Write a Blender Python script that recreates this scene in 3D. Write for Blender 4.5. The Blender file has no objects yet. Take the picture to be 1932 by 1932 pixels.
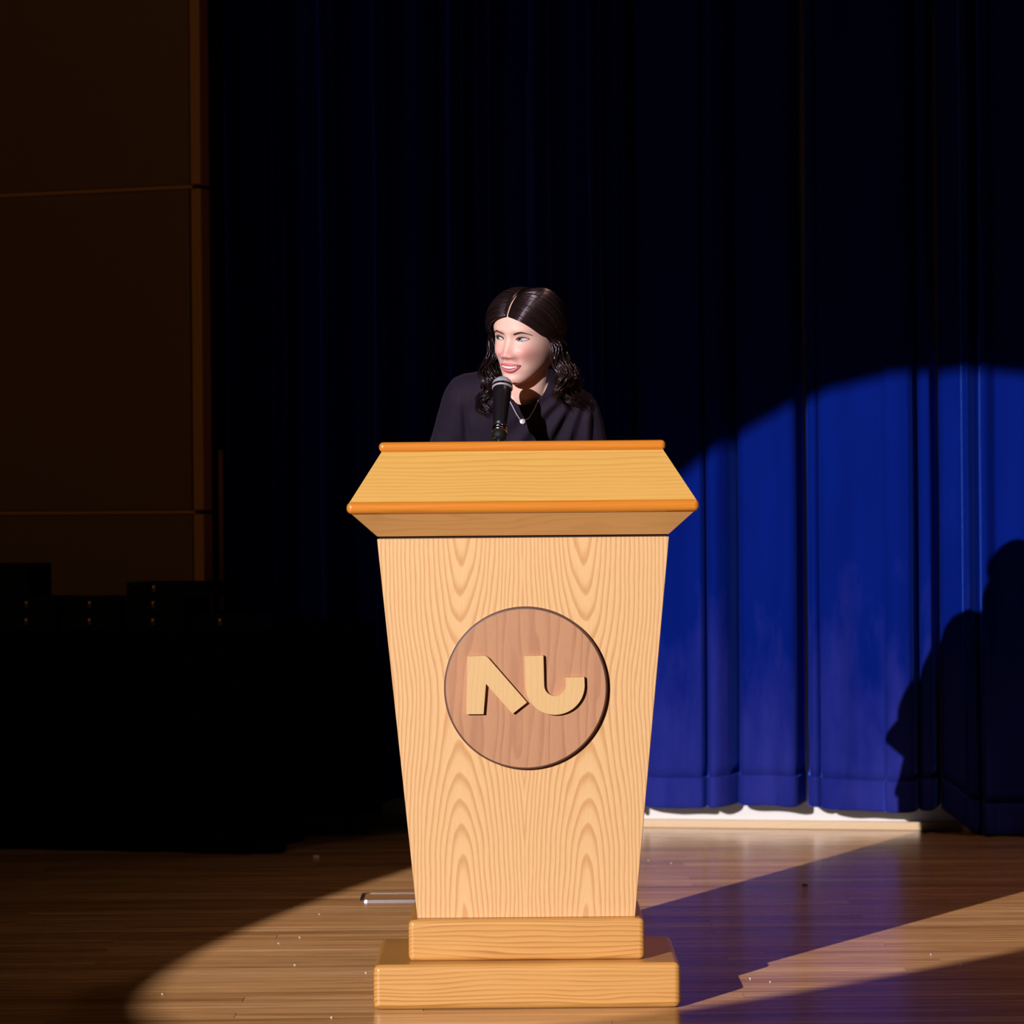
import bpy, bmesh, math, random
import numpy as np
from mathutils import Vector, Matrix, noise as mnoise
random.seed(7)
rng = np.random.default_rng(7)
R = math.radians
scene = bpy.context.scene
C = scene.collection

# ---------------------------------------------------------------- camera
cam = bpy.data.cameras.new('camera')
camo = bpy.data.objects.new('camera', cam); C.objects.link(camo)
EYE = 1.109
cam.sensor_width = 36.0
cam.lens = 36.0 * 7030.0 / 1932.0
cam.shift_y = -36.0 / 1932.0
cam.clip_end = 200
cam.dof.use_dof = True
cam.dof.focus_distance = 8.35
cam.dof.aperture_fstop = 7.0
camo.matrix_world = Matrix.Translation((0, 0, EYE)) @ Matrix.Rotation(R(90), 4, 'X') @ Matrix.Rotation(R(-0.5), 4, 'Z')
scene.camera = camo

# ---------------------------------------------------------------- view, world, lights
scene.view_settings.view_transform = 'Standard'
scene.view_settings.look = 'None'
scene.view_settings.gamma = 1
scene.view_settings.exposure = 0
scene.view_settings.use_curve_mapping = False
world = bpy.data.worlds.new('dark_hall'); scene.world = world
world.use_nodes = True
bg = world.node_tree.nodes['Background']
bg.inputs[0].default_value = (0.6, 0.6, 0.75, 1)
bg.inputs[1].default_value = 0.002

def look(o, d):
    o.rotation_euler = Vector(d).to_track_quat('-Z', 'Y').to_euler()

# follow spot far out in the hall, left of the camera
sp = bpy.data.lights.new('follow_spot', 'SPOT')
sp.energy = 16500
sp.color = (1.0, 0.93, 0.94)
sp.spot_size = 2 * R(3.93)
sp.spot_blend = 0.01
sp.shadow_soft_size = 0.03
spo = bpy.data.objects.new('follow_spot', sp); C.objects.link(spo)
spo.location = (-6.843, -6.153, 4.33)
look(spo, (0.4081, 0.8887, -0.209))
# dim warm house light over the seats
hl = bpy.data.lights.new('house_light', 'AREA')
hl.energy = 50; hl.color = (1.0, 0.62, 0.25); hl.shape = 'DISK'; hl.size = 0.8
hlo = bpy.data.objects.new('house_light', hl); C.objects.link(hlo)
hlo.location = (-7.0, 2.5, 6.5)
look(hlo, Vector((-0.6, 11.5, 0.5)) - hlo.location)
# added dim cool fill without a known source, lifts the dark curtain folds
wl = bpy.data.lights.new('curtain_fill_light', 'AREA')
wl.energy = 3.4; wl.color = (0.45, 0.6, 1.0); wl.shape = 'DISK'; wl.size = 0.6
wlo = bpy.data.objects.new('curtain_fill_light', wl); C.objects.link(wlo)
wlo.location = (-1.5, 6.5, 7.0)
look(wlo, Vector((-0.4, 12.2, 1.8)) - wlo.location)

# added warm overhead fill, no known source, warms the shaded floor at right
ww = bpy.data.lights.new('floor_fill_lamp', 'SPOT')
ww.energy = 520; ww.color = (1.0, 0.62, 0.45); ww.spot_size = R(58); ww.spot_blend = 1.0; ww.shadow_soft_size = 0.2
wwo = bpy.data.objects.new('floor_fill_lamp', ww); C.objects.link(wwo)
wwo.location = (2.6, 8.6, 6.2)
look(wwo, Vector((1.7, 9.3, 0)) - wwo.location)

# ---------------------------------------------------------------- helpers
ORG = {}
def thing(name, loc, label, cat, group=None, kind=None):
    o = bpy.data.objects.new(name, None); C.objects.link(o)
    o.location = loc; ORG[o.name] = Vector(loc)
    o.empty_display_size = 0.1
    tag(o, label, cat, group, kind)
    return o
def tag(o, label=None, cat=None, group=None, kind=None):
    if label: o['label'] = label
    if cat: o['category'] = cat
    if group: o['group'] = group
    if kind: o['kind'] = kind
    return o
def mesh_obj(name, me, mat, parent=None, origin=None, smooth=False):
    """vertices are given in scene metres; the object sits at its thing's origin"""
    o = bpy.data.objects.new(name, me); C.objects.link(o)
    if parent is not None:
        org = ORG[parent.name]
        o.parent = parent
    else:
        org = Vector(origin) if origin is not None else Vector((0, 0, 0))
        o.location = org
    ORG[o.name] = org
    if org.length > 0: me.transform(Matrix.Translation(-org))
    if mat is not None:
        me.materials.clear(); me.materials.append(mat)
    if smooth:
        me.polygons.foreach_set('use_smooth', [True] * len(me.polygons))
    me.update()
    return o
def pyobj(name, verts, faces, mat, parent=None, origin=None, smooth=False):
    me = bpy.data.meshes.new(name)
    me.from_pydata([tuple(v) for v in verts], [], [tuple(f) for f in faces])
    me.validate()
    bm = bmesh.new(); bm.from_mesh(me); bmesh.ops.recalc_face_normals(bm, faces=bm.faces); bm.to_mesh(me); bm.free()
    return mesh_obj(name, me, mat, parent, origin, smooth)
def join(parts):
    V, F = [], []
    for v, f in parts:
        n = len(V); V += [tuple(p) for p in v]; F += [tuple(i + n for i in q) for q in f]
    return V, F
def box(c, s):
    x, y, z = c; a, b, d = s[0] / 2, s[1] / 2, s[2] / 2
    V = [(x + i * a, y + j * b, z + k * d) for k in (-1, 1) for j in (-1, 1) for i in (-1, 1)]
    F = [(0, 2, 3, 1), (4, 5, 7, 6), (0, 1, 5, 4), (2, 6, 7, 3), (0, 4, 6, 2), (1, 3, 7, 5)]
    return V, F
def frustum(b, t):
    """b, t = (x0, x1, y0, y1, z) bottom and top rectangles"""
    V = []
    for (x0, x1, y0, y1, z) in (b, t):
        V += [(x0, y0, z), (x1, y0, z), (x0, y1, z), (x1, y1, z)]
    F = [(0, 2, 3, 1), (4, 5, 7, 6), (0, 1, 5, 4), (2, 6, 7, 3), (0, 4, 6, 2), (1, 3, 7, 5)]
    return V, F
def grid(P, close_u=False, close_v=False):
    """P[i][j] -> verts, quads ; i = u, j = v"""
    nu, nv = len(P), len(P[0])
    V = [p for row in P for p in row]; F = []
    for i in range(nu if close_u else nu - 1):
        for j in range(nv if close_v else nv - 1):
            a, b = i % nu, (i + 1) % nu; c, d = j % nv, (j + 1) % nv
            F.append((a * nv + c, b * nv + c, b * nv + d, a * nv + d))
    return V, F
def lathe(prof, n, axis_o, axis_d=(0, 0, 1)):
    """prof = [(r, h)] around axis_d at axis_o, closed ends"""
    d = Vector(axis_d).normalized(); u = d.orthogonal().normalized(); w = d.cross(u); o = Vector(axis_o)
    P = [[o + d * h + (u * math.cos(2 * math.pi * k / n) + w * math.sin(2 * math.pi * k / n)) * r for k in range(n)] for r, h in prof]
    V, F = grid(P, False, True)
    F.append(tuple(range(n))); m = len(prof) - 1; F.append(tuple(m * n + k for k in range(n)))
    return V, F
def tube(pts, rad, n=8, caps=True, flat=1.0):
    pts = [Vector(p) for p in pts]; m = len(pts)
    rad = [rad] * m if not hasattr(rad, '__len__') else rad
    T = []
    for i in range(m):
        t = pts[min(i + 1, m - 1)] - pts[max(i - 1, 0)]
        T.append(t.normalized() if t.length > 1e-9 else Vector((0, 0, 1)))
    u = T[0].orthogonal().normalized(); P = []
    for i in range(m):
        u = (u - T[i] * u.dot(T[i])); u = u.normalized() if u.length > 1e-6 else T[i].orthogonal().normalized()
        w = T[i].cross(u)
        P.append([pts[i] + (u * math.cos(2 * math.pi * k / n) + w * math.sin(2 * math.pi * k / n) * flat) * rad[i] for k in range(n)])
    V, F = grid(P, False, True)
    if caps:
        F.append(tuple(range(n))); F.append(tuple((m - 1) * n + k for k in range(n)))
    return V, F
def limb(pts, rad, n=20, sub=8):
    """rounded tapering limb: catmull-rom resampled, hemispherical ends"""
    pts = [Vector(p) for p in pts]
    Q, Rr = [], []
    m = len(pts)
    for i in range(m - 1):
        p0, p1, p2, p3 = pts[max(i - 1, 0)], pts[i], pts[i + 1], pts[min(i + 2, m - 1)]
        for k in range(sub):
            t = k / sub
            Q.append(0.5 * ((2 * p1) + (p2 - p0) * t + (2 * p0 - 5 * p1 + 4 * p2 - p3) * t * t + (3 * p1 - p0 - 3 * p2 + p3) * t ** 3))
            Rr.append(rad[i] + (rad[i + 1] - rad[i]) * (t * t * (3 - 2 * t)))
    Q.append(pts[-1]); Rr.append(rad[-1])
    d0 = (Q[0] - Q[1]).normalized(); d1 = (Q[-1] - Q[-2]).normalized()
    A = [Q[0] + d0 * Rr[0] * math.sin(a) for a in (R(85), R(60), R(30))]; Ar = [Rr[0] * math.cos(a) for a in (R(85), R(60), R(30))]
    B = [Q[-1] + d1 * Rr[-1] * math.sin(a) for a in (R(30), R(60), R(85))]; Br = [Rr[-1] * math.cos(a) for a in (R(30), R(60), R(85))]
    return tube(A + Q + B, Ar + Rr + Br, n)
def pchip(xs, ys, x):
    """smooth monotone interpolation"""
    xs = np.asarray(xs, float); ys = np.asarray(ys, float)
    h = np.diff(xs); d = np.diff(ys) / h
    m = np.zeros(len(xs)); m[0] = d[0]; m[-1] = d[-1]
    for i in range(1, len(xs) - 1):
        if d[i - 1] * d[i] > 0:
            w1 = 2 * h[i] + h[i - 1]; w2 = h[i] + 2 * h[i - 1]
            m[i] = (w1 + w2) / (w1 / d[i - 1] + w2 / d[i])
    x = np.clip(np.asarray(x, float), xs[0], xs[-1])
    k = np.clip(np.searchsorted(xs, x, 'right') - 1, 0, len(xs) - 2)
    t = (x - xs[k]) / h[k]
    return (2 * t**3 - 3 * t**2 + 1) * ys[k] + (t**3 - 2 * t**2 + t) * h[k] * m[k] + (-2 * t**3 + 3 * t**2) * ys[k + 1] + (t**3 - t**2) * h[k] * m[k + 1]
def stack(rings, n=48, p=2.3, fine=10):
    """closed body of smooth elliptical sections; rings = (cx, cy, z, a, b)"""
    rr = np.array(rings, float); zz = rr[:, 2]
    zs = np.concatenate([np.linspace(zz[i], zz[i + 1], fine, endpoint=False) for i in range(len(zz) - 1)] + [[zz[-1]]])
    cols = [pchip(zz, rr[:, k], zs) for k in (0, 1, 3, 4)]
    P = []
    for i, z in enumerate(zs):
        row = []
        for k in range(n):
            a = 2 * math.pi * k / n; c, s = math.cos(a), math.sin(a)
            row.append((cols[0][i] + cols[2][i] * math.copysign(abs(c) ** (2 / p), c), cols[1][i] + cols[3][i] * math.copysign(abs(s) ** (2 / p), s), z))
        P.append(row)
    V, F = grid(P, False, True)
    F.append(tuple(range(n))); m = len(zs) - 1; F.append(tuple(m * n + k for k in range(n)))
    return V, F
def remeshed(V, F, voxel, smooth_it=0):
    """one continuous skin over overlapping closed forms"""
    me = bpy.data.meshes.new('tmp'); me.from_pydata([tuple(v) for v in V], [], F); me.validate()
    bm = bmesh.new(); bm.from_mesh(me); bmesh.ops.recalc_face_normals(bm, faces=bm.faces); bm.to_mesh(me); bm.free()
    o = bpy.data.objects.new('tmp', me); C.objects.link(o)
    m = o.modifiers.new('r', 'REMESH'); m.mode = 'VOXEL'; m.voxel_size = voxel; m.use_smooth_shade = True
    if smooth_it:
        s = o.modifiers.new('s', 'SMOOTH'); s.iterations = smooth_it; s.factor = 0.5
    dg = bpy.context.evaluated_depsgraph_get()
    out = bpy.data.meshes.new_from_object(o.evaluated_get(dg))
    bpy.data.objects.remove(o); bpy.data.meshes.remove(me)
    return out
def bevel(o, w, seg=3, angle=30):
    m = o.modifiers.new('bevel', 'BEVEL'); m.width = w; m.segments = seg; m.limit_method = 'ANGLE'; m.angle_limit = R(angle)
    o.data.polygons.foreach_set('use_smooth', [True] * len(o.data.polygons))
    m.harden_normals = True
    return o

# ---------------------------------------------------------------- materials
class NT:
    def __init__(s, name):
        s.m = bpy.data.materials.new(name); s.m.use_nodes = True
        s.t = s.m.node_tree; s.b = s.t.nodes['Principled BSDF']
    def node(s, typ, **kw):
        n = s.t.nodes.new(typ)
        for k, v in kw.items(): setattr(n, k, v)
        return n
    def put(s, sock, v):
        if isinstance(v, bpy.types.NodeSocket): s.t.links.new(v, sock)
        elif v is not None: sock.default_value = v
    def math(s, op, a, b=None, c=None):
        n = s.node('ShaderNodeMath', operation=op)
        for i, v in enumerate((a, b, c)): s.put(n.inputs[i], v) if v is not None else None
        return n.outputs[0]
    def coord(s, which='Object'): return s.node('ShaderNodeTexCoord').outputs[which]
    def sep(s, v):
        n = s.node('ShaderNodeSeparateXYZ'); s.put(n.inputs[0], v); return n.outputs
    def comb(s, x, y, z):
        n = s.node('ShaderNodeCombineXYZ')
        for i, v in enumerate((x, y, z)): s.put(n.inputs[i], v)
        return n.outputs[0]
    def mapping(s, v, scale=(1, 1, 1), loc=(0, 0, 0)):
        n = s.node('ShaderNodeMapping'); s.put(n.inputs[0], v); n.inputs['Scale'].default_value = scale; n.inputs['Location'].default_value = loc
        return n.outputs[0]
    def noise(s, v, scale=5, detail=3, rough=0.5):
        n = s.node('ShaderNodeTexNoise'); s.put(n.inputs['Vector'], v)
        n.inputs['Scale'].default_value = scale; n.inputs['Detail'].default_value = detail; n.inputs['Roughness'].default_value = rough
        return n.outputs['Fac']
    def ramp(s, f, stops, interp='LINEAR'):
        n = s.node('ShaderNodeValToRGB'); s.put(n.inputs[0], f); r = n.color_ramp; r.interpolation = interp
        while len(r.elements) < len(stops): r.elements.new(0.5)
        for e, (p, c) in zip(r.elements, stops):
            e.position = p; e.color = (*c, 1) if len(c) == 3 else c
        return n.outputs[0]
    def mix(s, f, a, b, mode='MIX'):
        n = s.node('ShaderNodeMix', data_type='RGBA', blend_type=mode)
        s.put(n.inputs[0], f); s.put(n.inputs[6], a if isinstance(a, bpy.types.NodeSocket) else (*a, 1)); s.put(n.inputs[7], b if isinstance(b, bpy.types.NodeSocket) else (*b, 1))
        return n.outputs[2]
    def bump(s, h, strength=0.2, dist=0.01):
        n = s.node('ShaderNodeBump'); n.inputs['Strength'].default_value = strength; n.inputs['Distance'].default_value = dist
        s.put(n.inputs['Height'], h); s.t.links.new(n.outputs[0], s.b.inputs['Normal'])
    def set(s, **kw):
        for k, v in kw.items():
            k = k.replace('_', ' ')
            if isinstance(v, tuple) and len(v) == 3 and s.b.inputs[k].type == 'RGBA': v = (*v, 1)
            s.put(s.b.inputs[k], v)
        return s
def plain(name, col, rough=0.5, metal=0.0, spec=0.5, nscale=40, namp=0.12, **kw):
    """single colour with slight grain"""
    n = NT(name)
    f = n.noise(n.coord(), nscale, 3)
    c = n.mix(f, tuple(x * (1 - namp) for x in col), tuple(min(1, x * (1 + namp)) for x in col))
    n.set(Base_Color=c, Roughness=rough, Metallic=metal, **{'Specular_IOR_Level': spec}, **kw)
    return n.m

def grain_wood(name, light, dark, axis='X', freq=120.0, rough=0.38, warp=0.012, contrast=0.55, coat=0.15):
    """straight, gently waving growth lines that run along the axis"""
    n = NT(name); x, y, z = n.sep(n.coord())
    if axis == 'X': along, acr, oth = x, z, y
    else: along, acr, oth = z, x, y
    v = n.comb(n.math('MULTIPLY', along, 1.3), n.math('MULTIPLY', acr, 9.0), n.math('MULTIPLY', oth, 9.0))
    w = n.noise(v, 1.6, 2)
    r = n.math('ADD', n.math('ADD', acr, n.math('MULTIPLY', oth, 0.6)), n.math('MULTIPLY', w, warp * 4))
    fr = n.math('FRACT', n.math('MULTIPLY', r, freq))
    line = n.ramp(fr, [(0.0, (0, 0, 0)), (0.55, (0.25, 0.25, 0.25)), (0.82, (1, 1, 1)), (0.93, (0.9, 0.9, 0.9)), (1.0, (0, 0, 0))])
    fine = n.noise(n.comb(n.math('MULTIPLY', along, 14.0), n.math('MULTIPLY', acr, 500.0), n.math('MULTIPLY', oth, 500.0)), 1.0, 2)
    big = n.noise(n.comb(n.math('MULTIPLY', along, 2.0), n.math('MULTIPLY', acr, 8.0), oth), 2.0, 2)
    f = n.math('MULTIPLY', line, n.math('MULTIPLY_ADD', big, 1.2, -0.05))
    f = n.math('MULTIPLY_ADD', f, contrast, n.math('MULTIPLY_ADD', fine, 0.35, -0.12))
    n.node('ShaderNodeClamp')
    col = n.mix(f, light, dark)
    n.set(Base_Color=col, Roughness=rough, Coat_Weight=coat, Coat_Roughness=0.25)
    n.bump(fr, 0.05, 0.001)
    return n.m
def cathedral_wood(name, light, dark):
    """book-matched flat-sawn veneer: nested peaks either side of the middle, straight lines between"""
    n = NT(name); x, y, z = n.sep(n.coord())
    nz = n.noise(n.comb(n.math('MULTIPLY', n.math('ABSOLUTE', x), 6.0), 0.0, n.math('MULTIPLY', z, 1.3)), 2.0, 2)
    nz2 = n.noise(n.comb(n.math('MULTIPLY', n.math('ABSOLUTE', x), 30.0), 0.0, n.math('MULTIPLY', z, 5.0)), 1.2, 2)
    u = n.math('SUBTRACT', n.math('ABSOLUTE', n.math('SUBTRACT', x, -0.002)), 0.135)
    u = n.math('ADD', u, n.math('MULTIPLY_ADD', nz, 0.035, -0.0175))
    q_ = n.math('DIVIDE', n.math('SUBTRACT', z, 0.64), 0.27)
    d = n.math('MULTIPLY_ADD', n.math('EXPONENT', n.math('MULTIPLY', n.math('MULTIPLY', q_, q_), -1.0)), 0.052, 0.02)
    r = n.math('SQRT', n.math('ADD', n.math('MULTIPLY', u, u), n.math('MULTIPLY', d, d)))
    r = n.math('ADD', r, n.math('MULTIPLY', nz2, 0.0034))
    fr = n.math('FRACT', n.math('MULTIPLY', r, 112.0))
    line = n.ramp(fr, [(0.0, (0, 0, 0)), (0.5, (0.12, 0.12, 0.12)), (0.8, (1, 1, 1)), (0.92, (0.85, 0.85, 0.85)), (1.0, (0, 0, 0))])
    fine = n.noise(n.comb(n.math('MULTIPLY', x, 420.0), n.math('MULTIPLY', y, 420.0), n.math('MULTIPLY', z, 9.0)), 1.0, 2)
    f = n.math('MULTIPLY_ADD', line, 0.64, n.math('MULTIPLY_ADD', fine, 0.4, -0.15))
    n.set(Base_Color=n.mix(f, light, dark), Roughness=0.42, Coat_Weight=0.12, Coat_Roughness=0.3)
    return n.m

M = {}
M['ash'] = cathedral_wood('ash_veneer', (0.71, 0.44, 0.205), (0.49, 0.225, 0.07))
M['oak_base'] = grain_wood('oak_plinth', (0.61, 0.315, 0.085), (0.36, 0.14, 0.026), 'X', 105, contrast=1.15)
M['oak_slope'] = grain_wood('oak_slope', (0.62, 0.36, 0.088), (0.44, 0.195, 0.032), 'X', 85, contrast=0.6)
M['oak_under'] = grain_wood('oak_under_bounce_lit', (0.68, 0.35, 0.115), (0.52, 0.235, 0.062), 'X', 160, contrast=0.5)  # lightened to stand for light bounced up from the floor
M['trim'] = grain_wood('orange_varnished_trim', (0.62, 0.215, 0.022), (0.47, 0.12, 0.009), 'X', 110, rough=0.22, contrast=0.5, coat=0.5)
M['disc'] = grain_wood('walnut_disc', (0.47, 0.235, 0.118), (0.27, 0.105, 0.05), 'Z', 38, rough=0.5, warp=0.03, contrast=0.7, coat=0)
M['disc_edge'] = plain('stained_shaded_disc_edge', (0.1, 0.045, 0.032), 0.5)  # dark stained rim, with its shadow line painted in as well
M['letter'] = grain_wood('pale_maple_letter', (0.64, 0.42, 0.185), (0.5, 0.29, 0.11), 'Z', 90, rough=0.45, contrast=0.4, coat=0)
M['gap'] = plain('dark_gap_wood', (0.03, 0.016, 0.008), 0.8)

def floor_mat():
    n = NT('varnished_stage_boards'); v = n.coord('Object'); x, y, z = n.sep(v)
    geo = n.node('ShaderNodeNewGeometry'); oi = n.node('ShaderNodeObjectInfo')
    rnd = n.math('FRACT', n.math('ADD', geo.outputs['Random Per Island'], oi.outputs['Random']))
    pos = geo.outputs['Position']; px, py, pz = n.sep(pos)
    off = n.math('MULTIPLY', rnd, 37.0)
    g1 = n.noise(n.comb(n.math('MULTIPLY_ADD', px, 1.1, off), n.math('MULTIPLY', py, 26.0), off), 1.4, 4, 0.6)
    g2 = n.noise(n.comb(n.math('MULTIPLY_ADD', px, 6.0, off), n.math('MULTIPLY', py, 210.0), off), 1.0, 3, 0.6)
    base = n.ramp(rnd, [(0.0, (0.33, 0.165, 0.06)), (0.35, (0.47, 0.26, 0.108)), (0.7, (0.41, 0.21, 0.082)), (1.0, (0.52, 0.30, 0.135))])
    f = n.ramp(n.math('MULTIPLY_ADD', g2, 0.35, n.math('MULTIPLY', g1, 0.65)), [(0.32, (0, 0, 0)), (0.62, (1, 1, 1))])
    c = n.mix(f, n.mix(1.0, base, (0.42, 0.33, 0.26), 'MULTIPLY'), base)
    scr = n.ramp(n.noise(n.comb(n.math('MULTIPLY', px, 2.5), n.math('MULTIPLY', py, 9.0), 0.0), 2.0, 5, 0.7), [(0.45, (0, 0, 0)), (0.75, (1, 1, 1))])
    n.set(Base_Color=c, Roughness=n.math('MULTIPLY_ADD', scr, 0.1, 0.18), Specular_IOR_Level=0.27, Diffuse_Roughness=1.0)
    n.bump(n.noise(n.comb(n.math('MULTIPLY', px, 3.0), n.math('MULTIPLY', py, 60.0), 0.0), 1.0, 3), 0.12, 0.003)
    return n.m
M['floor'] = floor_mat()
M['subfloor'] = plain('dark_subfloor', (0.05, 0.025, 0.012), 0.8)

def velvet():
    n = NT('royal_blue_velvet'); v = n.coord(); x, y, z = n.sep(v)
    nap = n.noise(n.comb(n.math('MULTIPLY', x, 4.0), n.math('MULTIPLY', y, 4.0), n.math('MULTIPLY', z, 1.1)), 2.2, 4, 0.6)
    low_violet = n.ramp(n.math('MULTIPLY_ADD', z, -0.62, n.math('MULTIPLY', nap, 0.95)), [(0.0, (0, 0, 0)), (0.5, (1, 1, 1))])  # violet tint, stronger towards the hem
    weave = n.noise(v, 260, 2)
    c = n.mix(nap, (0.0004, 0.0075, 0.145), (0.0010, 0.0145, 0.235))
    c = n.mix(n.math('MULTIPLY', low_violet, 0.2), c, (0.13, 0.11, 0.5))
    c = n.mix(n.math('MULTIPLY', weave, 0.25), c, (0.0, 0.004, 0.1))
    n.set(Base_Color=c, Roughness=0.85, Specular_IOR_Level=0.04, Sheen_Weight=1.0, Sheen_Roughness=0.3, Sheen_Tint=(0.04, 0.15, 1.0))
    n.bump(weave, 0.12, 0.002)
    return n.m
M['velvet'] = velvet()
M['wall'] = plain('white_painted_wall', (0.88, 0.86, 0.85), 0.7, nscale=8, namp=0.05)
M['pine'] = grain_wood('pale_pine_batten', (0.72, 0.5, 0.27), (0.58, 0.33, 0.13), 'X', 90, contrast=0.4)
M['panel'] = grain_wood('brown_panel_veneer', (0.22, 0.1, 0.03), (0.16, 0.066, 0.018), 'X', 70, rough=0.5, contrast=0.4)
M['post'] = grain_wood('orange_edge_post', (0.62, 0.25, 0.05), (0.5, 0.18, 0.03), 'Z', 60, rough=0.35, contrast=0.4)
M['black_cloth'] = plain('black_table_cloth', (0.0045, 0.005, 0.008), 0.95, spec=0.05, nscale=200)
M['navy_cloth'] = plain('navy_table_cloth', (0.004, 0.006, 0.016), 0.95, spec=0.05, nscale=200)
M['case'] = plain('black_case_leatherette', (0.005, 0.005, 0.007), 0.75, spec=0.2, nscale=120)
M['brass'] = plain('brass_clasp', (0.7, 0.42, 0.12), 0.3, 1.0)
M['steel'] = plain('brushed_steel', (0.55, 0.55, 0.62), 0.3, 1.0)
M['chrome'] = plain('chrome', (0.75, 0.74, 0.8), 0.12, 1.0)
M['table'] = plain('table_board', (0.2, 0.17, 0.14), 0.6)
M['fleck'] = plain('pale_fleck', (0.75, 0.7, 0.66), 0.8)
M['rubber'] = plain('black_rubber', (0.006, 0.006, 0.007), 0.6, spec=0.2)
M['chip'] = plain('dark_chip', (0.03, 0.02, 0.02), 0.8)

# ---------------------------------------------------------------- floor: boards run across the stage
fl = thing('floor', (0, 0, 0), 'glossy brown varnished hardwood boards of the stage floor', None, None, 'structure')
X0, X1, Y0, Y1 = -3.6, 3.9, 5.0, 13.4
v, f = box(((X0 + X1) / 2, (Y0 + Y1) / 2, -0.06), (X1 - X0, Y1 - Y0, 0.08))
pyobj('subfloor', v, f, M['subfloor'], fl)
PW = 0.083; LENS = [1.1, 1.5, 1.9, 2.3]
pm = {}
def plank_mesh(L):
    if L in pm: return pm[L]
    a, b = L / 2 - 0.0003, PW / 2 - 0.0003; c = 0.0007
    V = [(i * a, j * b, -0.02) for j in (-1, 1) for i in (-1, 1)] + [(i * a, j * b, -c * 0.6) for j in (-1, 1) for i in (-1, 1)] + [(i * (a - c), j * (b - c), 0) for j in (-1, 1) for i in (-1, 1)]
    F = [(8, 9, 11, 10)]
    for k in (0, 4):
        F += [(k, k + 1, k + 5, k + 4), (k + 1, k + 3, k + 7, k + 5), (k + 3, k + 2, k + 6, k + 7), (k + 2, k, k + 4, k + 6)]
    me = bpy.data.meshes.new('plank'); me.from_pydata(V, [], F); me.materials.append(M['floor']); me.update()
    pm[L] = me
    return me
restV, restF = [], []
y = Y0 + PW / 2; npl = 0
while y < Y1:
    x = X0
    while x < X1:
        L = random.choice(LENS); cx = x + L / 2; x += L
        half = 0.1374 * y + 0.08   # half the width of stage seen at this depth from the hall
        if 7.55 < y < 12.6 and abs(cx) - L / 2 < half and npl < 290:
            o = bpy.data.objects.new('plank', plank_mesh(L)); C.objects.link(o); o.parent = fl
            o.location = (cx, y, 0); npl += 1
        else:
            me = plank_mesh(L); n = len(restV)
            restV += [(p.co.x + cx, p.co.y + y, p.co.z) for p in me.vertices]
            restF += [tuple(i + n for i in q.vertices) for q in me.polygons]
    y += PW
o = pyobj('outer_planks', restV, restF, M['floor'], fl); o['kind'] = 'stuff'

# ---------------------------------------------------------------- back wall and batten at its foot
WA, WB = 12.42, -0.22      # wall line  Y = WA + WB * X
ang = math.atan(WB)
def wall_frame(name, x0, x1, off, thick, z0, z1, mat, kind, label):
    d = Vector((math.cos(ang), math.sin(ang), 0)); nrm = Vector((math.sin(ang), -math.cos(ang), 0))
    P0 = Vector((x0, WA + WB * x0, 0)); P1 = Vector((x1, WA + WB * x1, 0))
    V = []
    for z in (z0, z1):
        for P in (P0, P1):
            V.append(P + nrm * off + Vector((0, 0, z)))
            V.append(P + nrm * (off - thick) + Vector((0, 0, z)))
    F = [(0, 1, 3, 2), (4, 6, 7, 5), (0, 2, 6, 4), (1, 5, 7, 3), (0, 4, 5, 1), (2, 3, 7, 6)]
    o = pyobj(name, V, F, mat, None, (0, WA, 0)); tag(o, label, None, None, kind)
    return o
wall_frame('wall_back', -3.2, 3.4, 0, 0.12, -0.02, 5.2, M['wall'], 'structure', 'white painted wall glimpsed below the blue curtain hem')
bb = wall_frame('baseboard_back', -3.2, 3.4, 0.022, 0.022, 0.0, 0.028, M['pine'], 'structure', 'pale pine batten along the foot of the back wall')
bevel(bb, 0.003, 2)

# ---------------------------------------------------------------- stage curtains
CA = 12.30
def curX(px):
    u = (px - 966.0 - 0.0087 * (1150 - 966)) / 7030.0
    return u * CA / (1 - WB * u)
# fold profile: (picture column at mid height turned to metres along the rail, forward swell)
lit = [(1180, -.05), (1200, .0), (1240, .03), (1262, .035), (1300, .03), (1324, .032), (1330, .018), (1331, -.04), (1333, -.03), (1336, .02), (1350, .036), (1372, .02), (1384, -.01), (1390, -.055), (1392, -.05),
       (1395, .012), (1415, .028), (1440, .03), (1462, .036), (1490, .05), (1502, .045), (1507, .02), (1510, -.11)]
mid = [(1516, -.12), (1520, -.08), (1523, .0), (1530, .03), (1540, .036), (1548, .03), (1550, .03), (1553, .042), (1580, .05), (1620, .045), (1655, .05), (1671, .05), (1674, .052), (1678, .062), (1700, .068), (1720, .066), (1728, .05), (1731, -.05), (1734, -.04), (1737, .03), (1748, .045), (1758, .045), (1762, .01), (1764, -.10)]
rgt = [(1769, -.11), (1772, -.08), (1775, .02), (1795, .04), (1815, .05), (1824, .056), (1828, .066), (1834, .07), (1842, .045), (1852, .035), (1857, .055), (1862, .068), (1868, .066), (1885, .05), (1925, .055), (1960, .07), (1975, .03), (1980, -.06), (1986, .03), (2030, .06), (2060, .05), (2066, -.05), (2074, .03), (2140, .06), (2190, .05), (2196, -.06), (2204, .03), (2290, .06), (2330, .0)]
bands = [(425, 450), (482, 494), (517, 530), (598, 630), (703, 728), (800, 818), (848, 871), (903, 919), (996, 1032), (1113, 1132), (1165, 1190)]
lft = [(330, -.04), (370, .0), (398, .03), (404, -.03)]
prev = 404
for a, b in bands:
    lft += [((prev + a) / 2, -.055), (a, -.01), (b - 3, .05), (b, .04), (b + 5, -.04)]
    prev = b + 5
lft = [p for p in lft]
lit = lft + lit[0:]
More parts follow.
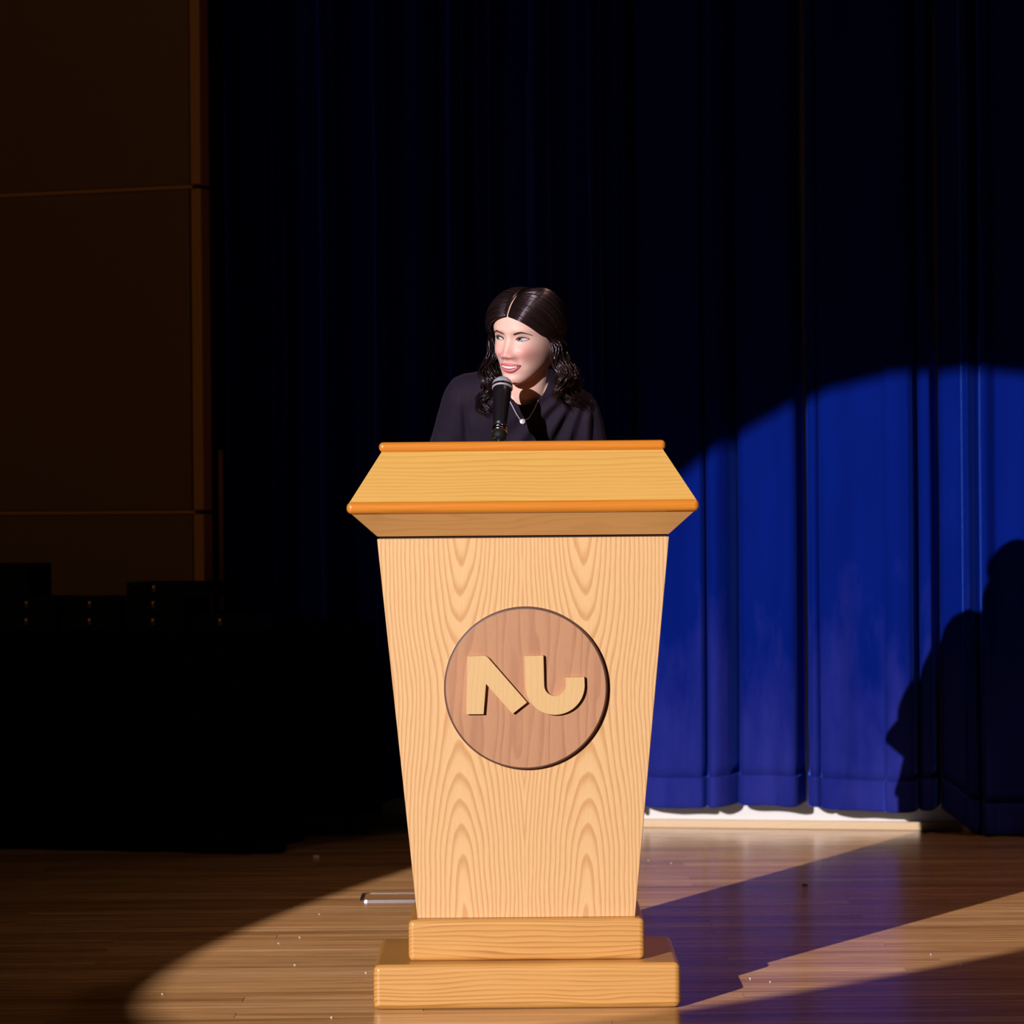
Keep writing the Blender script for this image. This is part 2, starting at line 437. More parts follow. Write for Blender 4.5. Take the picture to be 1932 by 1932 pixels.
def curtain(name, prof, hem_fn, label, seedv):
    # keep control points rising and turn them to metres
    pts = []
    for px, d in sorted(prof):
        X = curX(px)
        if pts and X - pts[-1][0] < 0.0008: X = pts[-1][0] + 0.0008
        pts.append((X, d))
    xs = np.array([p[0] for p in pts]); ds = np.maximum(np.array([p[1] for p in pts]) * 1.8 - .03, -.09)
    u = np.unique(np.concatenate([np.arange(xs[0], xs[-1], 0.006), xs, (xs[:-1] + xs[1:]) / 2]))
    dd = pchip(xs, ds, u)
    nrm = (math.sin(ang), -math.cos(ang))
    X00 = u[0]
    base = thing(name, (float((u[0] + u[-1]) / 2), CA + WB * float((u[0] + u[-1]) / 2), 0), label, 'curtain', 'royal blue stage curtains')
    def pt(i, z, extra=0.0):
        x = u[i]
        nz = mnoise.noise(Vector((x * 7 + seedv, z * 0.9, 0.3)))
        nz2 = mnoise.noise(Vector((x * 3 + seedv, z * 0.5, 5.3)))
        amp = 1.0 + 0.25 * nz
        low = max(0.0, 1 - z / 0.35)
        d = dd[i] * amp * (1 + 0.12 * low) + 0.010 * nz2 + 0.012 * low * mnoise.noise(Vector((x * 12 + seedv, z * 6, 1.7))) + extra
        sx = 0.010 * mnoise.noise(Vector((x * 2.0 + seedv, z * 0.7, 9.1))) * min(1, abs(z - 1.0))
        xx = x + sx
        return Vector((xx + nrm[0] * d, CA + WB * xx + nrm[1] * d, z))
    hems = [hem_fn(x, dd[i]) for i, x in enumerate(u)]
    seam = 0.092
    zs = np.concatenate([np.linspace(0, 0.5, 12), np.linspace(0.6, 3.7, 26)])
    P = [[pt(i, hems[i] + seam + (3.7 - hems[i] - seam) * (t / 3.7)) for t in zs] for i in range(len(u))]
    V, F = grid(P)
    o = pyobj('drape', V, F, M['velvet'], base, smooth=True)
    m = o.modifiers.new('cloth', 'SOLIDIFY'); m.thickness = 0.003; m.offset = 0
    P = []
    for i in range(len(u)):
        z0, z1 = hems[i], hems[i] + seam
        P.append([pt(i, z1 + 0.004, 0.0005), pt(i, z1, 0.003), pt(i, z1 - 0.006, 0.0035), pt(i, z0 + 0.06, 0.005), pt(i, z0 + 0.03, 0.005), pt(i, z0 + 0.004, 0.005), pt(i, z0, 0.0025)])
    V, F = grid(P)
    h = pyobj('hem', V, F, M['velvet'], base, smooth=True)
    m = h.modifiers.new('cloth', 'SOLIDIFY'); m.thickness = 0.005; m.offset = -1
    return base
def hem_a(x, d): return 0.086 - 0.05 * max(-0.1, min(0.06, d)) + 0.006 * math.sin(x * 9)
def hem_c(x, d):
    t = min(1, max(0, (x - 1.36) / 0.16)); t = t * t * (3 - 2 * t)
    return (0.086 - 0.05 * max(-0.1, min(0.06, d))) * (1 - t) + 0.006 * t
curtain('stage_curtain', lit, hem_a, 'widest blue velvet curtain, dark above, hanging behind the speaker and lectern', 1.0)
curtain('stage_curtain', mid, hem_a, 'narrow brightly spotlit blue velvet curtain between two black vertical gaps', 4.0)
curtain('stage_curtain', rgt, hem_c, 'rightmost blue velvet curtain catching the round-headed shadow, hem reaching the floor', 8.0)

# ---------------------------------------------------------------- panelled wall on the left
wl_ = thing('wall_left', (-1.0, 12.2, 0), 'dark brown panelled wall with orange edge post beside the curtain', None, None, 'structure')
pa = math.atan2(0.3, -0.68)
dL = Vector((math.cos(pa), math.sin(pa), 0)); nL = Vector((math.sin(pa), -math.cos(pa), 0))
if nL.y > 0: nL = -nL
O = Vector((-1.035, 12.19, 0))
def slab(O, d, n, s0, s1, f0, f1, z0, z1):
    V = []
    for z in (z0, z1):
        for s in (s0, s1):
            for q in (f0, f1):
                V.append(O + d * s + n * q + Vector((0, 0, z)))
    return V, [(0, 1, 3, 2), (4, 6, 7, 5), (0, 4, 5, 1), (2, 3, 7, 6), (0, 2, 6, 4), (1, 5, 7, 3)]
zj = [0.0, 1.058, 2.122, 3.186, 4.25]
for i in range(4):
    v, f = slab(O, dL, nL, 0.012, 2.4, -0.03, 0.004 if i % 2 else 0.0, zj[i] + 0.004, zj[i + 1] - 0.010)
    o = pyobj('wall_panel', v, f, M['panel'], wl_); bevel(o, 0.004, 2)
    v, f = slab(O, dL, nL, 0.0, 2.4, -0.02, 0.006, zj[i + 1] - 0.008, zj[i + 1] + 0.003)
    o = pyobj('lit_edge_strip', v, f, M['post'], wl_)  # orange strip drawn as the lower panel's top edge catching light
    v, f = slab(O, dL, nL, -0.036, 0.003, -0.05, 0.014, zj[i] + 0.003, zj[i + 1] - 0.009)
    o = pyobj('edge_post', v, f, M['post'], wl_); bevel(o, 0.006, 3)
v, f = slab(O, dL, nL, -0.01, 2.4, -0.1, -0.032, 0, 4.25); pyobj('backing_board', v, f, M['gap'], wl_)
# thin wooden stile standing in the gap between wall and curtain
v, f = slab(Vector((-0.962, 12.30, 0)), Vector((1, 0, 0)), Vector((0, -1, 0)), -0.008, 0.008, -0.02, 0.0, 0.0, 1.26)
o = pyobj('edge_stile', v, f, M['post'], wl_); bevel(o, 0.003, 2)

# ---------------------------------------------------------------- black draped table with presentation cases
TR = R(-17.6)
td = Vector((math.cos(TR), math.sin(TR), 0)); tn = Vector((-math.sin(TR), math.cos(TR), 0))   # along the front, towards the back
TC = Vector((-0.83, 11.53, 0))      # front right corner on the floor
TZ = 0.685
def cloth_table(name, corner, d, n, length, depth, ztop, hem, mat, label, seedv, flap=False, legs=True):
    root = thing(name, corner + d * (-length / 2) + n * (depth / 2), label, 'table')
    # perimeter of the top, rounded at the corners, then a skirt with soft folds
    per = []
    rc = 0.03
    cs = [(-rc, rc, -90, 0), (-rc, depth - rc, 0, 90), (-length + rc, depth - rc, 90, 180), (-length + rc, rc, 180, 270)]
    ring = []
    for (cx, cy, a0, a1) in cs:
        for k in range(6):
            a = R(a0 + (a1 - a0) * k / 5); ring.append((cx + rc * math.cos(a), cy + rc * math.sin(a), math.cos(a), math.sin(a)))
    full = []
    for i in range(len(ring)):
        a, b = ring[i], ring[(i + 1) % len(ring)]
        L = math.hypot(b[0] - a[0], b[1] - a[1]); m = max(1, int(L / 0.02))
        for k in range(m):
            t = k / m; full.append(tuple(a[j] + (b[j] - a[j]) * t for j in range(4)))
    rows = []
    levels = [0, 0.004, 0.012, 0.03, 0.08, 0.16, 0.26, 0.38, 0.5, 0.62, ztop - hem]
    levels = [l for l in levels if l <= ztop - hem]
    acc = 0
    for i, (x_, y_, nx, ny) in enumerate(full):
        row = []
        acc += 0.02
        for l in levels:
            t = l / (ztop - hem)
            w = math.sin(acc * 26 + 2.0 * mnoise.noise(Vector((acc * 2, 0, seedv)))) * 0.5 + mnoise.noise(Vector((acc * 6, seedv, 0)))
            off = (0.004 if l > 0 else 0) + 0.012 * t + 0.020 * t * w + 0.010 * t
            p = corner + d * (x_ + nx * off) + n * (y_ + ny * off)
            row.append(Vector((p.x, p.y, ztop - l)))
        rows.append(row)
    V, F = grid(rows, True, False)
    F.append(tuple(i * len(levels) for i in range(len(full))))
    if flap:   # corner of the cloth trailing on the boards
        k = len(V); c = corner + d * (-0.03) + n * 0.05
        pts = [(-0.02, -0.03, 0.05), (0.05, -0.05, 0.03), (0.135, -0.035, 0.012), (0.115, 0.07, 0.035), (0.04, 0.08, 0.045), (-0.02, 0.1, 0.06)]
        top = [c + d * a + n * b + Vector((0, 0, z)) for a, b, z in pts]
        bot = [Vector((p.x, p.y, 0.002)) for p in top]
        V = list(V) + top + bot; m = len(pts)
        F.append(tuple(range(k, k + m))); F.append(tuple(range(k + m, k + 2 * m)))
        for i in range(m): F.append((k + i, k + (i + 1) % m, k + m + (i + 1) % m, k + m + i))
    o = pyobj('tablecloth', V, F, mat, root, smooth=True)
    v, f = slab(corner, d, n, -length + 0.01, -0.01, 0.01, depth - 0.01, ztop - 0.03, ztop - 0.003)
    pyobj('tabletop', v, f, M['table'], root)
    if legs:
        for a in (-length + 0.08, -0.08):
            for b in (0.07, depth - 0.07):
                p = corner + d * a + n * b
                v, f = tube([(p.x, p.y, 0.0), (p.x, p.y, ztop - 0.03)], 0.014, 10)
                pyobj('leg', v, f, M['rubber'], root)
    return root
cloth_table('draped_table', TC, td, tn, 1.75, 0.42, TZ, 0.003, M['black_cloth'], 'black-draped table at far left carrying the black presentation cases', 3.0, flap=True)
cloth_table('draped_table', Vector((-0.455, 12.09, 0)), Vector((1, 0, 0)), Vector((0, 1, 0)), 0.36, 0.15, 0.70, 0.075, M['navy_cloth'], 'small navy-draped side table close to the curtain, left of the lectern', 6.0)

def case(along, back, z, w, h, dep, label, clasp_off=0.0, group='black presentation cases on the draped table', clasp=True):
    c = TC + td * along + tn * back
    root = thing('presentation_case', (c.x, c.y, z), label, 'case', group)
    hb = h * 0.58
    v, f = slab(Vector((c.x, c.y, z)), td, tn, -w / 2, w / 2, 0, dep, 0.0005, hb - 0.0008)
    bevel(pyobj('bottom', v, f, M['case'], root), 0.003, 2)
    v, f = slab(Vector((c.x, c.y, z)), td, tn, -w / 2, w / 2, 0, dep, hb + 0.0008, h)
    bevel(pyobj('lid', v, f, M['case'], root), 0.003, 2)
    if clasp:
        v1 = slab(Vector((c.x, c.y, z)), td, tn, clasp_off - 0.0055, clasp_off + 0.0055, -0.003, 0.001, hb - 0.011, hb + 0.010)
        p = c + td * clasp_off - tn * 0.004
        v2 = lathe([(0.0025, -0.001), (0.0055, 0.0), (0.005, 0.003), (0.002, 0.0045)], 12, (p.x, p.y, z + hb + 0.002), -tn)
        v, f = join([v1, v2]); bevel(pyobj('clasp', v, f, M['brass'], root), 0.0008, 2, 40)
def along_px(px):   # distance along the table front for a picture column
    best = min((abs((TC + td * (-s)).x / (TC + td * (-s)).y * 7030 + 966 + 1.5 - px), -s) for s in np.arange(-0.2, 1.7, 0.002))
    return best[1]
ch = 0.054; B0 = 0.035
cols = [40, 160, 280, 407]
for ci, px in enumerate(cols):
    a = along_px(px)
    w = 0.2 if ci < 3 else 0.19
    names = [['black case at the bottom of the stack left of the others', 'black case second up at the table far left'],
             ['bottom black case of the two-high stack', 'upper black case of the two-high stack'],
             ['bottom black case of the three-high stack', 'middle black case of the three-high stack', 'widest black case, topmost of the three-high stack'],
             ['single black case with the brightest brass clasp nearest the curtain']][ci]
    for k, nm in enumerate(names):
        if ci == 2 and k == 2: case(a + 0.047, B0 + 0.01, TZ + k * ch, 0.285, ch * 0.85, 0.2, nm, -0.047)
        else: case(a, B0 + 0.003 * k, TZ + k * ch, w, ch, 0.22, nm)
# tall black case standing on the leftmost stack
case(along_px(-45), B0 + 0.02, TZ + 2 * ch, 0.31, 0.105, 0.18, 'tall black box on the leftmost stack, cut by the picture edge', 0.05, clasp=False)
# stack behind, filling under the wide case
case(along_px(345), B0 + 0.235, TZ, 0.2, ch, 0.12, 'black case half hidden behind the single bright-clasped case')

# ---------------------------------------------------------------- lectern
PX = 0.023
lec = thing('lectern', (PX, 8.25, 0), 'pale oak lectern with flared collar, stepped plinth and round emblem', 'lectern')
def rect(hw, y0, y1, z): return (PX - hw, PX + hw, y0, y1, z)
o = pyobj('lower_plinth', *frustum(rect(.330, 8.0, 8.49, 0.0), rect(.330, 8.0, 8.49, .0975)), M['oak_base'], lec); bevel(o, 0.014, 4)
o = pyobj('upper_plinth', *frustum(rect(.2555, 8.057, 8.45, .0975), rect(.2555, 8.057, 8.45, .187)), M['oak_base'], lec); bevel(o, 0.012, 4)
BY0, BY1, BZ0, BZ1 = 8.09, 8.02, .187, 1.0125      # body front face leans out towards the top
o = pyobj('body', *frustum(rect(.2365, BY0, 8.40, BZ0), rect(.3145, BY1, 8.43, BZ1)), M['ash'], lec); bevel(o, 0.002, 2)
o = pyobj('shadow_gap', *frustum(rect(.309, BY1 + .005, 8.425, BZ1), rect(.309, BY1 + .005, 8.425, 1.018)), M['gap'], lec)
o = pyobj('collar_underside', *frustum(rect(.3135, 8.012, 8.435, 1.0175), rect(.370, 7.952, 8.482, 1.070)), M['oak_under'], lec); bevel(o, 0.001, 1)
o = pyobj('collar_trim', *frustum(rect(.3765, 7.943, 8.49, 1.0665), rect(.3765, 7.943, 8.49, 1.0925)), M['trim'], lec); bevel(o, 0.0115, 5)
# upper slope is a hollow well: four leaning boards
def shell_board(name, a, b, inset, mat):
    ax0, ax1, ay0, ay1, az = a; bx0, bx1, by0, by1, bz = b
    V, F = [], []
    def ring(r, i): return [(r[0] + i, r[2] + i, r[4]), (r[1] - i, r[2] + i, r[4]), (r[1] - i, r[3] - i, r[4]), (r[0] + i, r[3] - i, r[4])]
    for r in (ring(a, 0), ring(b, 0), ring(b, inset), ring(a, inset)): V += r
    for k in range(4):
        for q in range(4):
            F.append((k * 4 + q, k * 4 + (q + 1) % 4, ((k + 1) % 4) * 4 + (q + 1) % 4, ((k + 1) % 4) * 4 + q))
    return pyobj(name, V, F, mat, lec)
shell_board('collar_slope', rect(.371, 7.952, 8.484, 1.090), rect(.3025, 8.016, 8.416, 1.200), 0.018, M['oak_slope'])
o = shell_board('top_trim', rect(.3085, 8.009, 8.423, 1.1985), rect(.3085, 8.009, 8.423, 1.2205), 0.032, M['trim']); bevel(o, 0.0098, 5)
V = [(PX - .29, 8.03, 1.19), (PX + .29, 8.03, 1.19), (PX + .29, 8.40, 1.15), (PX - .29, 8.40, 1.15)]
V += [(a, b, c - .015) for a, b, c in V]
pyobj('reading_board', V, [(0, 1, 2, 3), (7, 6, 5, 4), (0, 4, 5, 1), (1, 5, 6, 2), (2, 6, 7, 3), (3, 7, 4, 0)], M['oak_under'], lec)
# emblem on the leaning front face: local frame (right, up along face, out)
fu = Vector((0, BY1 - BY0, BZ1 - BZ0)).normalized(); fr_ = Vector((1, 0, 0)); fo = fr_.cross(fu)
if fo.y > 0: fo = -fo
ez = .6885
EC = Vector((PX + .003, BY0 + (BY1 - BY0) * (ez - BZ0) / (BZ1 - BZ0), ez))
SC = 1 / 872.0
em = pyobj('emblem', *lathe([(.1765, -.001), (.1765, .0118), (.1745, .0138), (.1722, .0145), (.12, .0145), (.05, .0145)], 128, EC, fo), M['disc_edge'], lec)
face = pyobj('emblem_face', *lathe([(.1722, .0), (.1722, .0150), (.1, .0150)], 128, EC, fo), M['disc'], em)
def letter(outline, depth=.0125):
    n = len(outline)
    V = [EC + fr_ * ((x - 966.5) * .19669 * SC) + fu * ((1002 - y) * .19669 * SC) + fo * h for h in (.0148, .0150 + depth) for x, y in outline]
    me = bpy.data.meshes.new('letter'); bm = bmesh.new()
    vs = [bm.verts.new(p) for p in V]
    bm.faces.new(vs[:n]); bm.faces.new(vs[n:])
    for i in range(n): bm.faces.new((vs[i], vs[(i + 1) % n], vs[n + (i + 1) % n], vs[n + i]))
    bmesh.ops.recalc_face_normals(bm, faces=bm.faces)
    bmesh.ops.triangulate(bm, faces=[q for q in bm.faces if len(q.verts) > 4])
    bm.to_mesh(me); bm.free()
    return mesh_obj('letter', me, M['letter'], em)
nn = [(412, 682), (575, 677), (592, 682), (606, 694), (976, 1130), (838, 1237), (587, 946), (561, 1238), (398, 1238)]
tag(letter(nn), 'pale raised letter N')
uu = [(956, 683), (1137, 680), (1142, 965)]
uu += [(1245 + 103 * math.cos(a), 967 + 103 * math.sin(a)) for a in np.linspace(R(180), R(0), 20)[1:]]
uu += [(1346, 893), (1526, 891)]
uu += [(1245 + 283 * math.cos(a), 967 + 283 * math.sin(a)) for a in np.linspace(R(0), R(180), 40)]
tag(letter(uu), 'pale raised letter U with a short right arm')

# ---------------------------------------------------------------- microphone on its stand
mic = thing('microphone', (-.03, 8.352, 1.17), 'black handheld microphone with silver ball grille on a short chrome stand', 'microphone')
mt = Vector((-.0200, 8.365, 1.3480)); mb = Vector((-.0262, 8.300, 1.2550)); ax = (mt - mb).normalized()
def mic_mats():
    n = NT('microphone_grille'); v = n.coord()
    w = n.node('ShaderNodeTexVoronoi'); n.put(w.inputs['Vector'], v); w.inputs['Scale'].default_value = 420
    n.set(Base_Color=n.mix(w.outputs['Distance'], (0.46, 0.45, 0.55), (0.2, 0.2, 0.26)), Metallic=0.15, Roughness=0.62); n.bump(w.outputs['Distance'], 0.4, 0.001)
    return n.m
M['grille'] = mic_mats()
M['mic_black'] = plain('satin_black_metal', (0.006, 0.005, 0.007), 0.36, spec=0.35)
r0 = .0233
prof = [(r0 * math.cos(a) * .999, r0 * math.sin(a)) for a in np.linspace(R(-48), R(88), 22)]
g = pyobj('grille', *lathe(prof, 48, mt, ax), M['grille'], mic, smooth=True)
pyobj('grille_band', *lathe([(r0 * .985, -.0045), (r0 * 1.035, -.0035), (r0 * 1.035, .0005), (r0 * .985, .0015)], 48, mt - ax * .001, ax), M['chrome'], g)
pyobj('handle', *lathe([(.0195, -.0050), (.0214, -.0085), (.0212, -.026), (.0185, -.050), (.0155, -.102), (.0142, -.113)], 40, mt, ax), M['mic_black'], mic, smooth=True)
c0 = mt - ax * .113
pyobj('clip_ring', *lathe([(.0145, .0), (.0168, -.002), (.0168, -.006), (.0145, -.0075), (.0168, -.009), (.0168, -.013), (.0150, -.0145)], 40, c0, ax), M['chrome'], mic, smooth=True)
pyobj('swivel', *lathe([(.0155, -.0145), (.0170, -.0180), (.0160, -.030), (.010, -.0345), (.006, -.036)], 40, c0, ax), M['rubber'], mic, smooth=True)
s0 = c0 - ax * .034
pyobj('stem', *tube([s0, s0 - Vector((.001, 0, .03)), Vector((s0.x - .002, s0.y, 1.168))], .0052, 16), M['chrome'], mic, smooth=True)
pyobj('base_flange', *lathe([(.02, -.004), (.024, .0), (.024, .004), (.007, .009)], 32, (s0.x - .002, s0.y, 1.166), (0, -0.1, 1)), M['rubber'], mic, smooth=True)
pyobj('thumb_screw', *lathe([(.002, 0), (.0035, .003), (.0035, .006), (.002, .007)], 16, s0 + Vector((-.006, -.002, .006)), (-1, -.4, 0)), M['chrome'], mic)

# ---------------------------------------------------------------- floor hatch and scraps
hx, hy = -.30, 10.24
ht = thing('floor_box', (hx, hy, 0), 'flush metal-rimmed floor box half hidden behind the lectern plinth', 'floor box')
V, F = [], []
def rr(w, d, r, z):
    out = []
    for cx, cy, a0 in ((w - r, d - r, 0), (-w + r, d - r, 90), (-w + r, -d + r, 180), (w - r, -d + r, 270)):
        for k in range(6):
            a = R(a0 + 18 * k); out.append((hx + cx + r * math.cos(a), hy + cy + r * math.sin(a), z))
    return out
P = [rr(.125, .095, .02, .0005), rr(.125, .095, .02, .004), rr(.116, .082, .014, .004), rr(.116, .082, .014, .0005)]
V, F = grid(P, True, True); pyobj('rim', V, F, M['steel'], ht)
v = rr(.115, .081, .013, .0025); v2 = rr(.115, .081, .013, .0003)
pyobj('lid', v + v2, [tuple(range(24)), tuple(range(47, 23, -1))] + [(i, (i + 1) % 24, 24 + (i + 1) % 24, 24 + i) for i in range(24)], M['oak_under'], ht)
def fleck(x, y, s, mat, name, label, cat, group=None, h=.0025):
    n = 7; top, bot = [], []
    for k in range(n):
        a = 2 * math.pi * k / n; r = s * random.uniform(.6, 1.0)
        top.append((x + r * math.cos(a), y + r * math.sin(a) * .9, h * random.uniform(.7, 1.3))); bot.append((x + r * math.cos(a), y + r * math.sin(a), .0003))
    o = pyobj(name, top + bot, [tuple(range(n)), tuple(range(2 * n - 1, n - 1, -1))] + [(i, (i + 1) % n, n + (i + 1) % n, n + i) for i in range(n)], mat, None, (x, y, 0))
    tag(o, label, cat, group)
def floor_pt(px, py):
    a = R(.5); dx, dy = px - 966, py - 966
    u, w = 966 + dx * math.cos(a) - dy * math.sin(a), 966 + dx * math.sin(a) + dy * math.cos(a)
    Z = 7030 * EYE / (w - 930); return (u - 966) * Z / 7030, Z
fleck(*floor_pt(597, 1618), .014, M['fleck'], 'paper_scrap', 'pale crumpled scrap on dark boards right of the black-draped table', 'scrap', h=.008)
fleck(*floor_pt(1518, 1672), .008, M['chip'], 'tape_scrap', 'dark scrap lying in the lectern shadow on the boards', 'scrap', h=.006)
for p in [(1415, 1847), (1453, 1853), (1756, 1801), (1812, 1820), (1266, 1629), (1223, 1624), (525, 1780), (565, 1769), (306, 1876), (625, 1920), (556, 1821), (602, 1725), (690, 1836)]:
    fleck(*floor_pt(*p), .0028, M['fleck'], 'debris_fleck', 'tiny pale fleck of debris on the spotlit stage boards', 'debris', 'pale flecks on the floor', h=.0018)

#PERSON#
# ---------------------------------------------------------------- the speaker
def skin_mat():
    n = NT('skin'); at = n.node('ShaderNodeVertexColor'); at.layer_name = 'tone'
    fine = n.noise(n.coord(), 300, 2)
    r_, g_, b_ = None, None, None
    sepc = n.node('ShaderNodeSeparateColor'); n.t.links.new(at.outputs['Color'], sepc.inputs[0])
    c = n.mix(sepc.outputs[0], (0.74, 0.475, 0.40), (0.72, 0.30, 0.29))
    c = n.mix(n.math('MULTIPLY', fine, 0.12), c, (0.5, 0.25, 0.18))
    n.set(Base_Color=c, Roughness=0.5, Specular_IOR_Level=0.4, Subsurface_Weight=0.12, Subsurface_Radius=(0.012, 0.004, 0.002), Subsurface_Scale=0.5)
    return n.m
M['skin'] = skin_mat()
M['lip'] = plain('pink_lips', (0.56, 0.125, 0.165), 0.42, nscale=300)
M['teeth'] = plain('teeth', (0.8, 0.74, 0.68), 0.25, nscale=200, namp=0.05)
M['mouth'] = plain('mouth_dark', (0.1, 0.015, 0.02), 0.5)
M['sclera'] = plain('eye_white', (0.5, 0.47, 0.5), 0.3, namp=0.03)
M['iris'] = plain('green_grey_iris', (0.1, 0.13, 0.11), 0.2, nscale=600, namp=0.4)
M['pupil'] = plain('pupil', (0.004, 0.004, 0.004), 0.1)
M['lash'] = plain('dark_lashes', (0.03, 0.014, 0.012), 0.7)
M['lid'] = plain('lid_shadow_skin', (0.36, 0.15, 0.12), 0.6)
M['brow'] = plain('eyebrow_hair', (0.06, 0.025, 0.02), 0.7, nscale=500, namp=0.4)
def hair_mat():
    n = NT('dark_brown_hair')
    hi = n.node('ShaderNodeNewGeometry').outputs['Random Per Island']
    c = n.mix(hi, (0.0045, 0.0025, 0.003), (0.017, 0.0085, 0.0085))
    n.set(Base_Color=c, Roughness=0.27, Specular_IOR_Level=0.55, Specular_Tint=(1.0, 0.8, 0.95))
    return n.m
M['hair'] = hair_mat()
def blouse_mat():
    n = NT('dark_plum_blouse'); v = n.coord()
    w = n.noise(v, 500, 2); b = n.noise(v, 9, 3)
    n.set(Base_Color=n.mix(b, (0.0070, 0.0040, 0.0108), (0.0125, 0.0070, 0.0185)), Roughness=0.8, Specular_IOR_Level=0.2, Sheen_Weight=0.06, Sheen_Tint=(0.5, 0.4, 0.7))
    n.bump(w, 0.1, 0.001)
    return n.m
M['blouse'] = blouse_mat()
M['trouser'] = plain('black_trousers', (0.012, 0.012, 0.014), 0.85, nscale=200)
M['shoe'] = plain('black_shoe_leather', (0.012, 0.011, 0.011), 0.35)
M['silver'] = plain('silver_chain', (0.62, 0.58, 0.7), 0.3, 0.3)

per = thing('person', (.03, 8.85, 0), 'person in a dark plum blouse with wavy dark hair speaking behind the lectern', 'person')
HS = 0.955
HC = Vector((.036, 8.53, 1.470))
HM = Matrix.Translation(HC) @ Matrix.Rotation(R(6.0), 4, 'Y') @ Matrix.Rotation(R(-28.5), 4, 'Z') @ Matrix.Rotation(R(13), 4, 'X') @ Matrix.Scale(HS, 4)
HMI = HM.inverted()

# --- head: face looks along local -Y, z = 0 at the eyes
hz = [-.113, -.108, -.100, -.086, -.068, -.045, -.020, .0, .025, .050, .075, .0895, .0985, .104]
hf = [-.060, -.074, -.081, -.0855, -.0865, -.0885, -.0900, -.0890, -.0925, -.0905, -.0770, -.0590, -.0370, -.004]
hb = [-.040, -.028, -.012, .018, .056, .076, .088, .094, .0975, .0955, .083, .066, .045, .012]
hw = [.008, .020, .0305, .0425, .0535, .0615, .0665, .0690, .0715, .0710, .0630, .0490, .0330, .004]
def bell(x, z, cx, cz, sx, sz): return np.exp(-0.5 * (((x - cx) / sx) ** 2 + ((z - cz) / sz) ** 2))
def relief(x, z):
    """forward swell of the face at lateral x, height z"""
    x = np.asarray(x, float); z = np.asarray(z, float); g = np.zeros_like(x)
    # nose ridge and tip
    h = np.interp(z, [-.058, -.0510, -.0460, -.0400, -.0335, -.018, -.004, .008, .022], [0, .0035, .0100, .0168, .0182, .0110, .0055, .003, 0])
    s = np.interp(z, [-.050, -.039, -.030, -.015, .01], [.0105, .0100, .0080, .0068, .0085])
    g += h * np.exp(-0.5 * (x / s) ** 2)
    g += .0030 * bell(x, z, 0, -.0355, .0085, .0060)
    for sx in (-1, 1):
        g += .0068 * bell(x, z, sx * .0132, -.0400, .0042, .0050)
        g -= .0045 * bell(x, z, sx * .0070, -.0465, .0036, .0026)
        g -= .0082 * bell(x, z, sx * .0290, .001, .0135, .0095)
        g -= .0040 * bell(x, z, sx * .0150, .003, .0060, .0090)
        g += .0040 * bell(x, z, sx * .0315, -.001, .0110, .0065)
        g += .0030 * bell(x, z, sx * .0300, .0200, .0170, .0060)
        g += .0100 * bell(x, z, sx * .0385, -.0320, .0140, .0115)
        g -= .0040 * bell(x, z, sx * .0245, -.0500, .0040, .0090)
        g -= .0030 * bell(x, z, sx * .0310, -.0640, .0050, .0070)
    g += .0042 * bell(x, z, 0, -.0665, .0200, .0110)
    g -= .0038 * bell(x, z, 0, -.0850, .0150, .0050)
    g += .0050 * bell(x, z, 0, -.1000, .0130, .0090)
    return g
YC = .012; NP = 2.25
def face_y(x, z):
    """front surface y at (x, z)"""
    f = pchip(hz, hf, z); w = pchip(hz, hw, z)
    t = np.clip(np.abs(x) / w, 0, .9999)
    return YC + (f - YC) * (1 - t ** NP) ** (1 / NP) - relief(x, z)
def head_mesh():
    zs = np.unique(np.concatenate([np.linspace(-.113, .104, 150)]))
    n = 160; P = []
    F_, B_, W_ = pchip(hz, hf, zs), pchip(hz, hb, zs), pchip(hz, hw, zs)
    for i, z in enumerate(zs):
        a = np.arange(n) * 2 * np.pi / n
        s, c = np.sin(a), np.cos(a)
        k_ = min(1, max(0, (z + .113) / .06)); k_ = k_ * k_ * (3 - 2 * k_); yc = (F_[i] + B_[i]) / 2 * (1 - k_) + YC * k_
        x = W_[i] * np.sign(s) * np.abs(s) ** (2 / NP)
        y = np.where(c > 0, yc + (F_[i] - yc) * np.abs(c) ** (2 / NP), yc + (B_[i] - yc) * np.abs(c) ** (2 / NP))
        y = y - np.where(c > 0, relief(x, np.full(n, z)) * np.clip(c * 3, 0, 1), 0)
        P.append([HM @ Vector((x[k], y[k], z)) for k in range(n)])
    V, F = grid(P, False, True)
    F.append(tuple(range(n))); m = len(zs) - 1; F.append(tuple(m * n + k for k in range(n)))
    return V, F
def on_face(x, z, off=0.0):
    return HM @ Vector((float(x), float(face_y(np.float64(x), np.float64(z))) - off, float(z)))
# ears
def ear(sx):
    pts = []
    for k in range(15):
        a = R(-60 + k * 300 / 14)
        pts.append(HM @ Vector((sx * (.0735 + .006 * max(0, math.sin(a * .5))), .018 + .014 * math.cos(a) + .004, -.012 + .029 * math.sin(a))))
    v1 = tube(pts, .0042, 10)
    v2 = limb([HM @ Vector((sx * .068, .016, .004)), HM @ Vector((sx * .0705, .018, -.032))], [.012, .008], 16, 4)
    return join([v1, v2])

